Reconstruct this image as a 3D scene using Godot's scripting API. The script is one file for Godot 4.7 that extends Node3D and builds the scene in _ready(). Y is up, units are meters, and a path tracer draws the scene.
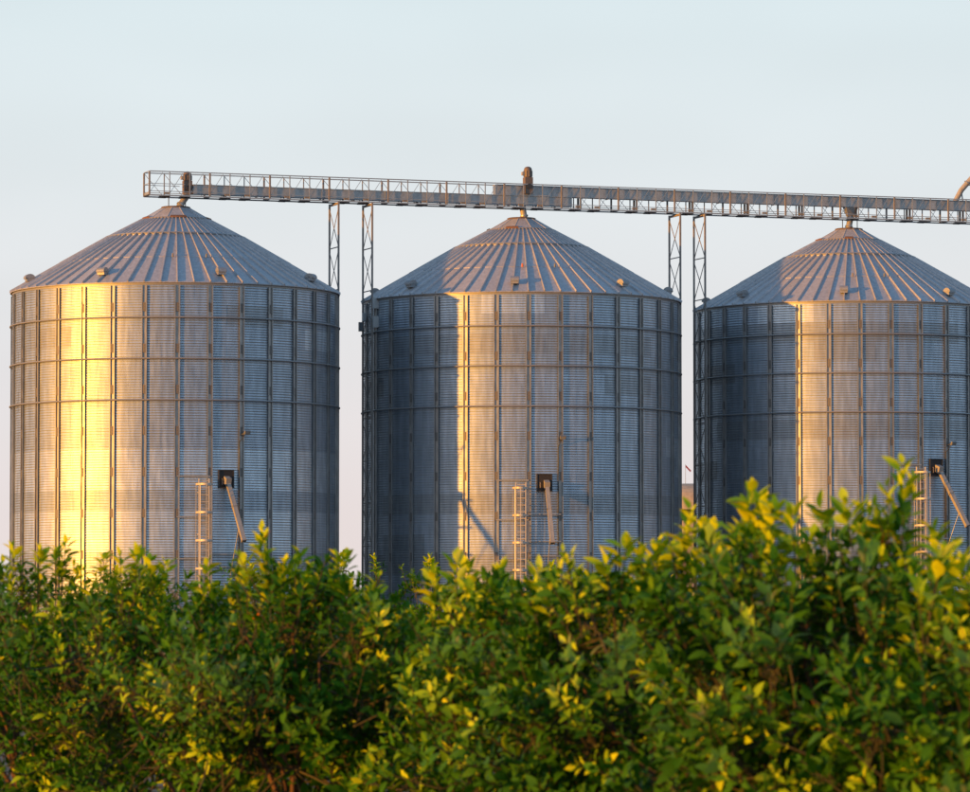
extends Node3D

# ---------------------------------------------------------------- geometry helper
class Shape:
	var v := PackedVector3Array()
	var n := PackedVector3Array()
	var ix := PackedInt32Array()
	func tri(a: int, b: int, c: int, nn: Vector3) -> void:
		if (v[b] - v[a]).cross(v[c] - v[a]).dot(nn) > 0.0:
			ix.append_array(PackedInt32Array([a, c, b]))
		else:
			ix.append_array(PackedInt32Array([a, b, c]))
	func quad(a: Vector3, b: Vector3, c: Vector3, d: Vector3, nn: Vector3) -> void:
		var i := v.size()
		v.append_array(PackedVector3Array([a, b, c, d]))
		n.append_array(PackedVector3Array([nn, nn, nn, nn]))
		tri(i, i + 1, i + 2, nn)
		tri(i, i + 2, i + 3, nn)
	func box(o: Vector3, x: Vector3, y: Vector3, z: Vector3) -> void:
		# o: centre; x, y, z: half-axes
		quad(o + x - y - z, o + x + y - z, o + x + y + z, o + x - y + z, x.normalized())
		quad(o - x - y - z, o - x + y - z, o - x + y + z, o - x - y + z, -x.normalized())
		quad(o + y - x - z, o + y + x - z, o + y + x + z, o + y - x + z, y.normalized())
		quad(o - y - x - z, o - y + x - z, o - y + x + z, o - y - x + z, -y.normalized())
		quad(o + z - x - y, o + z + x - y, o + z + x + y, o + z - x + y, z.normalized())
		quad(o - z - x - y, o - z + x - y, o - z + x + y, o - z - x + y, -z.normalized())
	func bar(p: Vector3, q: Vector3, w: float, h: float, up := Vector3.UP) -> void:
		var d := (q - p)
		var a := d.normalized()
		if absf(a.dot(up)) > 0.98:
			up = Vector3(0.944, 0, -0.331)
		var s := a.cross(up).normalized()
		box((p + q) * 0.5, d * 0.5, s * w * 0.5, s.cross(a) * h * 0.5)
	func tube(pts: Array, rad: Array, k := 8, capped := true) -> void:
		var first := v.size()
		var ref := Vector3(0.31, 0.17, 0.93)
		for i in pts.size():
			var a: Vector3 = (pts[mini(i + 1, pts.size() - 1)] - pts[maxi(i - 1, 0)]).normalized()
			var s := a.cross(ref).normalized()
			var t := a.cross(s)
			for j in k:
				var g := TAU * j / k
				var o := s * cos(g) + t * sin(g)
				v.append(pts[i] + o * rad[i])
				n.append(o)
		for i in pts.size() - 1:
			for j in k:
				var a := first + i * k + j
				var b := first + i * k + (j + 1) % k
				tri(a, b, b + k, n[a] + n[b])
				tri(a, b + k, a + k, n[a] + n[b])
		if capped:
			for e in [0, pts.size() - 1]:
				var nn: Vector3 = (pts[0] - pts[1]).normalized() if e == 0 else (pts[e] - pts[e - 1]).normalized()
				var c := v.size()
				v.append(pts[e])
				n.append(nn)
				for j in k:
					v.append(v[first + e * k + j])
					n.append(nn)
				for j in k:
					tri(c, c + 1 + j, c + 1 + (j + 1) % k, nn)
	func lathe(prof: Array, k := 48, a0 := 0.0, a1 := TAU, flat := false) -> void:
		# prof: [Vector2(r, y)...] outward side to the right of the direction of travel upward
		for i in prof.size() - 1:
			var p: Vector2 = prof[i]
			var q: Vector2 = prof[i + 1]
			var t := (q - p).normalized()
			var nn := Vector2(t.y, -t.x)
			for j in k:
				var g0 := lerpf(a0, a1, float(j) / k)
				var g1 := lerpf(a0, a1, float(j + 1) / k)
				var f := v.size()
				for e in [[p, g0], [p, g1], [q, g1], [q, g0]]:
					var g: float = (g0 + g1) * 0.5 if flat else e[1]
					v.append(Vector3(e[0].x * sin(e[1]), e[0].y, e[0].x * cos(e[1])))
					n.append(Vector3(nn.x * sin(g), nn.y, nn.x * cos(g)))
				if p.x > 1e-5 and g1 != g0:
					tri(f, f + 1, f + 2, n[f])
				if q.x > 1e-5:
					tri(f, f + 2, f + 3, n[f])
	func commit(into: ArrayMesh = null) -> ArrayMesh:
		var m := into if into else ArrayMesh.new()
		var a := []
		a.resize(Mesh.ARRAY_MAX)
		a[Mesh.ARRAY_VERTEX] = v
		a[Mesh.ARRAY_NORMAL] = n
		a[Mesh.ARRAY_INDEX] = ix
		m.add_surface_from_arrays(Mesh.PRIMITIVE_TRIANGLES, a)
		return m

var M := {}
var used := {}

func thing(called: String, label: String, category: String, group := "", at := Vector3.ZERO, turn := 0.0) -> Node3D:
	var o := Node3D.new()
	var k: int = used.get(called, 0)
	used[called] = k + 1
	o.name = called if k == 0 else "%s_%03d" % [called, k]
	add_child(o)
	o.position = at
	o.rotation.y = turn
	o.set_meta("label", label)
	o.set_meta("category", category)
	if group:
		o.set_meta("group", group)
	return o

func part(parent: Node3D, called: String, mesh: Mesh, mat: Material, xf := Transform3D()) -> MeshInstance3D:
	var o := MeshInstance3D.new()
	o.name = called
	o.mesh = mesh
	if mat:
		o.material_override = mat
	o.transform = xf
	parent.add_child(o, true)
	return o

func spun(angle: float, y := 0.0) -> Transform3D:
	return Transform3D(Basis(Vector3.UP, angle), Vector3(0, y, 0))

func lin(r: float, g: float, b: float) -> Color:
	return Color(r, g, b).linear_to_srgb()

func grain(seed_: int, freq: float, oct: int, lo: float, hi: float, size := 256, power := 1.0) -> ImageTexture:
	var f := FastNoiseLite.new()
	f.seed = seed_
	f.noise_type = FastNoiseLite.TYPE_SIMPLEX_SMOOTH
	f.frequency = freq
	f.fractal_octaves = oct
	var im := f.get_seamless_image(size, size)
	im.convert(Image.FORMAT_L8)
	var d := im.get_data()
	for i in d.size():
		d[i] = int(clampf(lerpf(lo, hi, pow(d[i] / 255.0, power)), 0, 1) * 255.0)
	return ImageTexture.create_from_image(Image.create_from_data(size, size, false, Image.FORMAT_L8, d))

func mat(called: String, c: Color, rough: float, metal := 0.0, tex: Texture2D = null, scale := Vector3.ONE, rtex: Texture2D = null) -> StandardMaterial3D:
	var m := StandardMaterial3D.new()
	m.resource_name = called
	m.albedo_color = c
	m.roughness = rough
	m.metallic = metal
	if tex:
		m.albedo_texture = tex
	if rtex:
		m.roughness_texture = rtex
	if tex or rtex:
		m.uv1_triplanar = true
		m.uv1_world_triplanar = true
		m.uv1_scale = scale
	M[called] = m
	return m

# ---------------------------------------------------------------- the place
const F := 4412.0            # focal length in pixels of the 970 x 792 photograph
const HORIZON := 625.0
const EYE := 1.7
const S := [Vector3(-13.87, 0, -197.2), Vector3(1.68, 0, -202.65), Vector3(17.22, 0, -208.1)]
const ALONG := Vector3(0.9436, 0, -0.3311)
const NEAR := Vector3(0.3311, 0, 0.9436)
const STEP := 16.47
const R := 7.25
const WALL_TOP := 16.42
const ROWS := 17
const ROW := 0.89
const EXPOSURE := 1.45
const SUN_AZ := 60.3
const SUN_EL := 2.3

func at(x: float, y: float, depth: float) -> Vector3:
	return Vector3((x - 485.0) / F * depth, EYE + (HORIZON - y) / F * depth, -depth)

func row_point(u: float, y: float, w: float) -> Vector3:
	return S[0] + ALONG * u + NEAR * w + Vector3(0, y, 0)

func _ready() -> void:
	camera_and_sky()
	materials()
	ground()
	silos()
	towers()
	catwalk()
	conveyors()
	far_buildings()
	trees()

func camera_and_sky() -> void:
	var cam := Camera3D.new()
	cam.name = "camera"
	var lens := CameraAttributesPhysical.new()
	lens.frustum_focal_length = 35.0 / (2.0 * 396.0 / F)
	lens.frustum_focus_distance = 190.0
	lens.exposure_aperture = 9.0
	lens.frustum_near = 0.5
	lens.frustum_far = 4000.0
	cam.attributes = lens
	add_child(cam)
	cam.fov = rad_to_deg(2.0 * atan(396.0 / F))
	cam.near = 0.5
	cam.far = 4000.0
	cam.position = Vector3(0, EYE, 0)
	cam.rotation.x = atan((HORIZON - 396.0) / F)
	cam.current = true

	# sky: dusty pink at the horizon, pale blue above it, deepening to the zenith
	var stops := [[0.0, Color(0.82, 0.71, 0.69)], [1.5, Color(0.81, 0.73, 0.72)], [3.5, Color(0.79, 0.78, 0.79)], [6.0, Color(0.75, 0.81, 0.835)], [9.0, Color(0.70, 0.82, 0.86)], [16.0, Color(0.46, 0.67, 0.86)], [32.0, Color(0.26, 0.47, 0.74)], [60.0, Color(0.13, 0.29, 0.52)], [90.0, Color(0.08, 0.20, 0.42)]]
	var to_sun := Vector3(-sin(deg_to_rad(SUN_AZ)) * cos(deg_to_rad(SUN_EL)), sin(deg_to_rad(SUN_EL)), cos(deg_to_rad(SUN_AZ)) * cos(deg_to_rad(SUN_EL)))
	var streak := FastNoiseLite.new()
	streak.seed = 5
	streak.frequency = 1.0
	streak.fractal_octaves = 4
	var w := 1024
	var h := 512
	var im := Image.create(w, h, false, Image.FORMAT_RGBF)
	for y in h:
		var el := 90.0 - (y + 0.5) / h * 180.0
		var c: Color = stops[0][1]
		if el >= 90.0:
			c = stops[-1][1]
		elif el > 0.0:
			for k in stops.size() - 1:
				if el >= stops[k][0] and el <= stops[k + 1][0]:
					var t: float = (el - stops[k][0]) / (stops[k + 1][0] - stops[k][0])
					c = stops[k][1].lerp(stops[k + 1][1], t)
		else:
			c = Color(0.16, 0.13, 0.10)
		for x in w:
			var cc := c
			if el > 0.0 and el < 30.0:
				var g := TAU * x / w
				var k := streak.get_noise_3d(cos(g) * 9.0, el * 0.9, sin(g) * 9.0)
				cc = c * (1.0 + 0.05 * k)
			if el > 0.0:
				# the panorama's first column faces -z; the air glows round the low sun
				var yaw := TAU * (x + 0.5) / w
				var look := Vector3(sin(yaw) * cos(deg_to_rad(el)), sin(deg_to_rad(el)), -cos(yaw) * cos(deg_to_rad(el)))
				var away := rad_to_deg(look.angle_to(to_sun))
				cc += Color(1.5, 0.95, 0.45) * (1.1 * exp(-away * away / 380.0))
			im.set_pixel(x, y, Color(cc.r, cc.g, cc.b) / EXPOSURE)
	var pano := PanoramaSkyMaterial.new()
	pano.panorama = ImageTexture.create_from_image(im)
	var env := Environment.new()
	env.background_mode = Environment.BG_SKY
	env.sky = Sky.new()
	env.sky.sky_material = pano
	env.tonemap_mode = Environment.TONE_MAPPER_LINEAR
	env.tonemap_exposure = EXPOSURE
	env.sdfgi_enabled = true
	env.ssao_enabled = true
	env.ssil_enabled = true
	var we := WorldEnvironment.new()
	we.name = "environment"
	we.environment = env
	add_child(we)

	var sun := DirectionalLight3D.new()
	sun.name = "sun"
	sun.light_color = lin(1.0, 0.41, 0.035)
	sun.light_energy = 1.6
	sun.light_angular_distance = 0.7
	sun.shadow_enabled = true
	var a := deg_to_rad(SUN_AZ)
	var e := deg_to_rad(SUN_EL)
	add_child(sun)
	sun.look_at_from_position(Vector3.ZERO, -Vector3(-sin(a) * cos(e), sin(e), cos(a) * cos(e)))

func materials() -> void:
	var spangle := grain(11, 0.05, 4, 0.82, 1.0)
	var streaks := grain(12, 0.03, 5, 0.80, 1.0)
	var rough := grain(13, 0.04, 4, 0.75, 1.0)
	# galvanised wall sheets of several batches
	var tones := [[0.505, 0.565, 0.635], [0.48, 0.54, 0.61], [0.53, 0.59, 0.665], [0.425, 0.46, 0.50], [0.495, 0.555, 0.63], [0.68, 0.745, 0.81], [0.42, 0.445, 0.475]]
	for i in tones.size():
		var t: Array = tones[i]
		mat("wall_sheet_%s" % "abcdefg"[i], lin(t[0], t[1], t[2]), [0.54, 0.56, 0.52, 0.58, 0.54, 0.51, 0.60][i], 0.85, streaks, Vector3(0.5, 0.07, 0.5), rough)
	for i in 4:
		var g: float = [0.54, 0.52, 0.555, 0.505][i]
		mat("roof_panel_%s" % "abcd"[i], lin(g, g * 0.97, g * 0.985), 0.55, 0.35, spangle, Vector3(0.35, 0.35, 0.35), rough)
	mat("stiffener_steel", lin(0.41, 0.41, 0.41), 0.5, 0.6, streaks, Vector3(0.6, 0.15, 0.6), rough)
	mat("splice_steel", lin(0.16, 0.15, 0.145), 0.6, 0.3)
	mat("ring_steel", lin(0.29, 0.29, 0.295), 0.5, 0.5)
	mat("vent_steel", lin(0.36, 0.36, 0.37), 0.55, 0.4, spangle, Vector3(0.8, 0.8, 0.8))
	mat("galvanised", lin(0.42, 0.43, 0.44), 0.5, 0.5, spangle, Vector3(0.8, 0.8, 0.8), rough)
	mat("trough_steel", lin(0.46, 0.48, 0.50), 0.55, 0.4, streaks, Vector3(0.5, 0.25, 0.5), rough)
	mat("rusty_steel", lin(0.30, 0.27, 0.25), 0.75, 0.1, streaks, Vector3(0.7, 0.3, 0.7))
	mat("rust", lin(0.22, 0.105, 0.06), 0.9, 0.0, spangle, Vector3(1.5, 1.5, 1.5))
	mat("collar_rust", lin(0.13, 0.085, 0.065), 0.85, 0.0, spangle, Vector3(1.5, 1.5, 1.5))
	mat("dark_steel", lin(0.045, 0.045, 0.05), 0.6, 0.2)
	mat("door_paint", lin(0.022, 0.018, 0.018), 0.7)
	mat("motor_paint", lin(0.19, 0.14, 0.115), 0.6, 0.1, spangle, Vector3(2, 2, 2))
	mat("chute_paint", lin(0.40, 0.375, 0.35), 0.55, 0.1, streaks, Vector3(0.8, 0.3, 0.8))
	mat("ladder_paint", lin(0.50, 0.46, 0.41), 0.5, 0.1)
	mat("box_paint", lin(0.42, 0.43, 0.43), 0.5)
	mat("box_dark", lin(0.16, 0.17, 0.18), 0.5)
	mat("lamp_glass", lin(0.3, 0.3, 0.3), 0.15)
	mat("cable", lin(0.03, 0.03, 0.03), 0.6)
	mat("orange_plastic", lin(0.55, 0.12, 0.03), 0.5)
	mat("concrete", lin(0.34, 0.32, 0.29), 0.9, 0.0, spangle, Vector3(0.4, 0.4, 0.4))
	mat("soil", lin(0.13, 0.095, 0.06), 0.95, 0.0, streaks, Vector3(0.13, 0.13, 0.13))
	mat("dome_plaster", lin(0.46, 0.38, 0.29), 0.9, 0.0, spangle, Vector3(0.25, 0.25, 0.25))
	mat("wall_plaster", lin(0.44, 0.36, 0.33), 0.9, 0.0, streaks, Vector3(0.2, 0.2, 0.2))
	mat("roof_tile", lin(0.42, 0.13, 0.05), 0.85)
	mat("flag_cloth", lin(0.22, 0.03, 0.06), 0.8)
	mat("twig_bark", lin(0.06, 0.05, 0.02), 0.8)
	mat("bark", lin(0.15, 0.075, 0.04), 0.85, 0.0, streaks, Vector3(6, 2, 6))

func ground() -> void:
	var s := Shape.new()
	s.quad(Vector3(-2500, 0, 600), Vector3(2500, 0, 600), Vector3(2500, 0, -3500), Vector3(-2500, 0, -3500), Vector3.UP)
	var g := part(self, "ground", s.commit(), M.soil)
	g.set_meta("kind", "structure")
	g.set_meta("label", "bare brown orchard soil running out to the silos")

# ---------------------------------------------------------------- silos
func sheet_mesh() -> ArrayMesh:
	var s := Shape.new()
	var waves := 8
	var per := 6
	var rows := waves * per
	var cols := 7
	var span := deg_to_rad(22.5)
	for i in rows + 1:
		var y := -ROW * i / rows
		var ph := TAU * i / per
		for j in cols + 1:
			var a := (float(j) / cols) * (span + 0.0022)
			var lap := 0.0045 * (float(j) / cols)
			var rr := R + 0.0065 * cos(ph) + lap
			var slope := 0.0065 * TAU / (ROW / waves) * sin(ph)   # dr/d(-y) = -A k sin
			var nn := Vector3(sin(a), 0, cos(a)) + Vector3.UP * -slope
			s.v.append(Vector3(rr * sin(a), y, rr * cos(a)))
			s.n.append(nn.normalized())
	for i in rows:
		for j in cols:
			var a := i * (cols + 1) + j
			s.tri(a, a + 1, a + cols + 2, s.n[a])
			s.tri(a, a + cols + 2, a + cols + 1, s.n[a])
	return s.commit()

func stiffener_mesh() -> ArrayMesh:
	# an outward-open channel with lips; darker splice plates sit in it at every second sheet row
	var s := Shape.new()
	var top := WALL_TOP - 0.06
	var bot := WALL_TOP - ROWS * ROW + 0.01
	var h := (top - bot) * 0.5
	var y := (top + bot) * 0.5
	var r0 := R + 0.012
	s.box(Vector3(0, y, r0 + 0.004), Vector3(0.075, 0, 0), Vector3(0, h, 0), Vector3(0, 0, 0.004))
	for k in [-1.0, 1.0]:
		s.box(Vector3(k * 0.078, y, r0 + 0.034), Vector3(0.0035, 0, 0), Vector3(0, h, 0), Vector3(0, 0, 0.034))
		s.box(Vector3(k * 0.100, y, r0 + 0.066), Vector3(0.0185, 0, 0), Vector3(0, h - 0.002, 0), Vector3(0, 0, 0.0035))
	var m := s.commit()
	var p := Shape.new()
	var yy := WALL_TOP - 1.0
	while yy > bot + 0.4:
		p.box(Vector3(0, yy, r0 + 0.03), Vector3(0.068, 0, 0), Vector3(0, 0.19, 0), Vector3(0, 0, 0.018))
		for b in 3:
			p.box(Vector3(0, yy - 0.12 + 0.12 * b, r0 + 0.052), Vector3(0.016, 0, 0), Vector3(0, 0.016, 0), Vector3(0, 0, 0.006))
		yy -= ROW * 2.0
	p.commit(m)
	m.surface_set_material(0, M.stiffener_steel)
	m.surface_set_material(1, M.splice_steel)
	return m

const ROOF := [Vector2(7.37, 16.49), Vector2(5.1, 17.80), Vector2(3.06, 18.975), Vector2(1.5, 19.80), Vector2(0.62, 20.31)]

func roof_panel(lo: Vector2, hi: Vector2, lift: float, rib: float, count: int, hem: float) -> ArrayMesh:
	var s := Shape.new()
	var half := PI / count
	var t := (hi - lo).normalized()
	var nr := Vector2(-t.y, t.x)      # outward normal in the (r, y) plane
	if nr.y < 0:
		nr = -nr
	var a := lo + nr * lift - t * hem
	var b := hi + nr * lift
	var P := func(q: Vector2, g: float, side := 0.0, out := 0.0) -> Vector3:
		var c := q + nr * out
		return Vector3(c.x * sin(g) + side * cos(g), c.y, c.x * cos(g) - side * sin(g))
	var n3 := Vector3(0, nr.y, nr.x)
	s.quad(P.call(a, -half), P.call(a, half), P.call(b, half), P.call(b, -half), n3)
	# turned-down lower hem
	var dn := Vector3(0, -0.035, 0)
	s.quad(P.call(a, -half), P.call(a, half), P.call(a, half) + dn, P.call(a, -half) + dn, Vector3(0, -0.2, 1).normalized())
	if rib > 0.0:
		var w0 := 0.03
		var w1 := 0.014
		var g := half
		var side := Vector3(cos(g), 0, -sin(g))
		var up := Vector3(nr.x * sin(g), nr.y, nr.x * cos(g))
		var i0 := [P.call(a, g, -w0, 0.0), P.call(a, g, -w1, rib), P.call(a, g, w1, rib), P.call(a, g, w0, 0.0)]
		var i1 := [P.call(b, g, -w0, 0.0), P.call(b, g, -w1, rib), P.call(b, g, w1, rib), P.call(b, g, w0, 0.0)]
		s.quad(i0[0], i0[1], i1[1], i1[0], (up * 0.3 - side).normalized())
		s.quad(i0[1], i0[2], i1[2], i1[1], up)
		s.quad(i0[2], i0[3], i1[3], i1[2], (up * 0.3 + side).normalized())
		var e := (P.call(a, g) - P.call(b, g)) as Vector3
		s.quad(i0[0], i0[1], i0[2], i0[3], e.normalized())
		s.quad(i1[0], i1[1], i1[2], i1[3], -e.normalized())
	return s.commit()

func ring_mesh(r: float, y: float, t: float, k := 128) -> ArrayMesh:
	var pts := []
	for j in 9:
		var g := TAU * j / 8.0
		pts.append(Vector2(r + cos(g) * t, y + sin(g) * t))
	var s := Shape.new()
	s.lathe(pts, k)
	return s.commit()

func vent_mesh() -> ArrayMesh:
	# a hooded roof vent: half-round in side view, closed ends, open lip towards the eave
	var s := Shape.new()
	var w := 0.21
	var prof := []
	for j in 9:
		var g := PI * j / 8.0
		prof.append(Vector2(cos(g) * 0.27, sin(g) * 0.27))
	for j in 8:
		var p: Vector2 = prof[j]
		var q: Vector2 = prof[j + 1]
		var nn := Vector3(0, (p.y + q.y), (p.x + q.x)).normalized()
		s.quad(Vector3(-w, p.y, p.x), Vector3(w, p.y, p.x), Vector3(w, q.y, q.x), Vector3(-w, q.y, q.x), nn)
		for k in [-1.0, 1.0]:
			s.quad(Vector3(k * w, 0, 0), Vector3(k * w, p.y, p.x), Vector3(k * w, q.y, q.x), Vector3(k * w, 0, -0.01), Vector3(k, 0, 0))
	s.quad(Vector3(-w, 0, 0.27), Vector3(w, 0, 0.27), Vector3(w, -0.06, 0.22), Vector3(-w, -0.06, 0.22), Vector3(0, 0.3, 1).normalized())
	s.box(Vector3(0, -0.1, -0.02), Vector3(0.19, 0, 0), Vector3(0, 0.1, 0), Vector3(0, 0, 0.2))
	return s.commit()

func silos() -> void:
	var sheet := sheet_mesh()
	var stiff := stiffener_mesh()
	var lower := roof_panel(ROOF[0], ROOF[1], 0.0, 0.085, 64, 0.0)
	var middle := roof_panel(ROOF[1], ROOF[2], 0.012, 0.085, 64, 0.08)
	var upper := roof_panel(ROOF[2], ROOF[3], 0.035, 0.05, 64, 0.1)
	var cap := roof_panel(ROOF[3], ROOF[4], 0.06, 0.012, 12, 0.12)
	var vent := vent_mesh()
	var labels := ["leftmost grain silo, its corrugated steel wall carrying a blazing golden streak of sun", "middle grain silo in the row, its pale chute hanging almost straight down", "rightmost grain silo, its far side cut off by the edge of the picture"]
	var turn := [4.7, 2.0, -0.86]
	var view := [4.02, -0.47, -4.73]
	for k in 3:
		var rng := RandomNumberGenerator.new()
		rng.seed = 100 + k
		var t := thing("grain_silo", labels[k], "silo", "corrugated grain silos in a row", S[k])
		var base := deg_to_rad(turn[k])
		var bay := TAU / 32.0
		var f := Shape.new()
		f.lathe([Vector2(7.6, 0.0), Vector2(7.6, WALL_TOP - ROWS * ROW), Vector2(0.0, WALL_TOP - ROWS * ROW)], 64)
		part(t, "foundation", f.commit(), M.concrete)
		# wall sheets, seams in mid-bay, staggered from row to row
		for r in ROWS:
			var batch := rng.randi() % 5
			var special := -1
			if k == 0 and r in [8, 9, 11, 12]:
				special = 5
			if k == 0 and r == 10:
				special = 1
			if k == 1 and r in [6, 11]:
				special = 2
			for j in 16:
				var g := base + bay * (2 * j + 0.5 + (r % 2))
				var which := batch if rng.randf() < 0.8 else rng.randi() % 5
				if rng.randf() < 0.035:
					which = 5 if rng.randf() < 0.5 else 6
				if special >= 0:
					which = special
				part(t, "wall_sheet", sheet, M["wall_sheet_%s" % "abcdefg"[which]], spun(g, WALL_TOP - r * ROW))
		for j in 32:
			part(t, "stiffener", stiff, null, spun(base + bay * j))
		for y in [14.97, 13.19, 11.40]:
			part(t, "wind_ring", ring_mesh(R + 0.105, y, 0.038), M.ring_steel)
		var er := Shape.new()
		er.lathe([Vector2(R + 0.012, WALL_TOP - 0.05), Vector2(R + 0.03, WALL_TOP - 0.05), Vector2(R + 0.03, 16.50), Vector2(R - 0.1, 16.55)], 96)
		part(t, "eave_ring", er.commit(), M.ring_steel)
		for j in 64:
			var g := base + TAU / 64.0 * (j + 0.5)
			part(t, "roof_panel", lower, M["roof_panel_%s" % "abcd"[rng.randi() % 4]], spun(g))
			part(t, "roof_panel", middle, M["roof_panel_%s" % "abcd"[rng.randi() % 4]], spun(g))
			part(t, "roof_panel", upper, M["roof_panel_%s" % "bbcd"[rng.randi() % 4]], spun(g))
		for j in 12:
			part(t, "cap_panel", cap, M["roof_panel_%s" % "abcc"[rng.randi() % 4]], spun(base + TAU / 12.0 * j))
		part(t, "roof_ring", ring_mesh(3.13, 19.005, 0.045, 96), M.ring_steel)
		part(t, "roof_ring", ring_mesh(1.57, 19.825, 0.035, 64), M.rusty_steel)
		for j in 5:
			var rs := Shape.new()
			var g0 := rng.randf() * TAU
			rs.lathe([Vector2(1.62, 19.825), Vector2(1.60, 19.885), Vector2(1.45, 19.94)], 8, g0, g0 + rng.randf_range(0.2, 0.5))
			part(t, "rust_patch", rs.commit(), M.rust)
		var co := Shape.new()
		co.lathe([Vector2(0.64, 20.30), Vector2(0.66, 20.41), Vector2(0.60, 20.43), Vector2(0.0, 20.44)], 32)
		part(t, "collar", co.commit(), M.collar_rust)
		for j in 8:
			var g := deg_to_rad([21.0, -2.5 - 0.47, -2.0 - 4.73][k] + 45.0 * j)
			var p := Vector3(6.75 * sin(g), 17.02, 6.75 * cos(g))
			part(t, "roof_vent", vent, M.vent_steel, Transform3D(Basis(Vector3.UP, g).scaled_local(Vector3(0.9, 0.72, 0.85)), p))
		# small probes on the roof half way up
		for q in [[-2.0, M.orange_plastic if k == 1 else M.rusty_steel], [14.0, M.box_dark]]:
			var g: float = deg_to_rad(q[0] + turn[k])
			var s := Shape.new()
			var c := Vector3(5.3 * sin(g), 17.74, 5.3 * cos(g))
			s.tube([c, c + Vector3(0, 0.16, 0)], [0.05, 0.04], 8)
			part(t, "roof_probe", s.commit(), q[1])
		fittings(t, k, view[k], base)

func fittings(t: Node3D, k: int, view: float, base: float) -> void:
	var up: float = [0.0, 0.0, 0.9][k]
	var bay := TAU / 32.0
	var pol := func(g: float, r: float, y: float, side := 0.0) -> Vector3:
		return Vector3(r * sin(g) + side * cos(g), y, r * cos(g) - side * sin(g))
	# caged ladder
	var lg := deg_to_rad([9.6, -0.3, 25.4][k] + view)
	var ladder := Node3D.new()
	ladder.name = "ladder"
	t.add_child(ladder)
	var top := 8.0 + up
	for sd in [-0.22, 0.22]:
		var s := Shape.new()
		s.bar(pol.call(lg, R + 0.3, 1.3, sd), pol.call(lg, R + 0.3, top, sd), 0.05, 0.07, pol.call(lg, 1, 0))
		part(ladder, "rail", s.commit(), M.ladder_paint)
	var rung := Shape.new()
	rung.tube([Vector3(-0.22, 0, 0), Vector3(0.22, 0, 0)], [0.02, 0.02], 6)
	var rm := rung.commit()
	var y := 1.6
	while y < top:
		part(ladder, "rung", rm, M.ladder_paint, Transform3D(Basis(Vector3.UP, lg), pol.call(lg, R + 0.3, y)))
		y += 0.3
	var hoop := Shape.new()
	for j in 14:
		var a0 := PI * j / 14.0
		var a1 := PI * (j + 1) / 14.0
		hoop.bar(Vector3(cos(a0) * 0.36, 0, sin(a0) * 0.62), Vector3(cos(a1) * 0.36, 0, sin(a1) * 0.62), 0.014, 0.085)
	hoop.bar(Vector3(-0.36, 0, 0), Vector3(-0.2, 0, 0), 0.014, 0.085)
	hoop.bar(Vector3(0.36, 0, 0), Vector3(0.2, 0, 0), 0.014, 0.085)
	var hm := hoop.commit()
	for j in 4:
		part(ladder, "cage_hoop", hm, M.ladder_paint, Transform3D(Basis(Vector3.UP, lg), pol.call(lg, R + 0.3, 7.75 + up - 1.21 * j)))
	for j in 5:
		var a := PI * (j + 0.0) / 4.0
		var s := Shape.new()
		var o := Vector3(cos(a) * 0.35, 0, sin(a) * 0.605)
		s.bar(o + Vector3(0, 7.78 + up, 0), o + Vector3(0, 3.3 + up, 0), 0.034, 0.010, o.normalized())
		part(ladder, "cage_strap", s.commit(), M.ladder_paint, Transform3D(Basis(Vector3.UP, lg), pol.call(lg, R + 0.3, 0)))
	for j in 4:
		for sd in [-0.22, 0.22]:
			var s := Shape.new()
			var yy := 7.4 + up - 1.8 * j
			s.bar(pol.call(lg, R, yy, sd), pol.call(lg, R + 0.3, yy, sd), 0.03, 0.03)
			part(ladder, "standoff", s.commit(), M.ladder_paint)
	# horizontal girts between the stiffeners beside the ladder
	var k0: int = [0, -1, 1][k]
	for q in [[k0, 8.1], [k0, 6.35], [k0, 4.55], [k0 + 1, 6.6], [k0 + 1, 5.4], [k0 + 1, 4.75], [k0 + 1, 4.2]]:
		if k != 1 and q[0] != k0 and q[1] > 5.0:
			continue
		var s := Shape.new()
		s.bar(pol.call(base + bay * q[0], R + 0.11, q[1] + up), pol.call(base + bay * (q[0] + 1), R + 0.11, q[1] + up), 0.04, 0.05)
		part(t, "girt", s.commit(), M.galvanised)
	# unloading door and chute
	var dg := deg_to_rad([17.65, 8.0, 32.6][k] + view)
	var dy := 8.0 + up
	var out: Vector3 = pol.call(dg, 1, 0)
	var side: Vector3 = Vector3(cos(dg), 0, -sin(dg))
	var door := Node3D.new()
	door.name = "unloading_door"
	t.add_child(door)
	var c: Vector3 = pol.call(dg, R + 0.03, dy)
	var s1 := Shape.new()
	s1.box(c, side * 0.33, Vector3(0, 0.38, 0), out * 0.035)
	part(door, "door_panel", s1.commit(), M.door_paint)
	var s2 := Shape.new()
	for e in [-1.0, 1.0]:
		s2.box(c + side * 0.33 * e + out * 0.012, side * 0.022, Vector3(0, 0.402, 0), out * 0.05)
		s2.box(c + Vector3(0, 0.38 * e, 0) + out * 0.012, side * 0.306, Vector3(0, 0.022, 0), out * 0.048)
	part(door, "door_frame", s2.commit(), M.dark_steel)
	var s3 := Shape.new()
	s3.tube([c + side * -0.2 + out * 0.03, c + side * -0.2 + out * 0.1, c + side * -0.2 + out * 0.1 + Vector3(0, -0.25, 0)], [0.018, 0.018, 0.018], 6)
	part(door, "door_lever", s3.commit(), M.rusty_steel)
	var chute := Node3D.new()
	chute.name = "chute"
	t.add_child(chute)
	var p0: Vector3 = c + out * 0.22 + Vector3(0, -0.12, 0) + side * [0.0, 0.08, 0.04][k]
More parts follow.
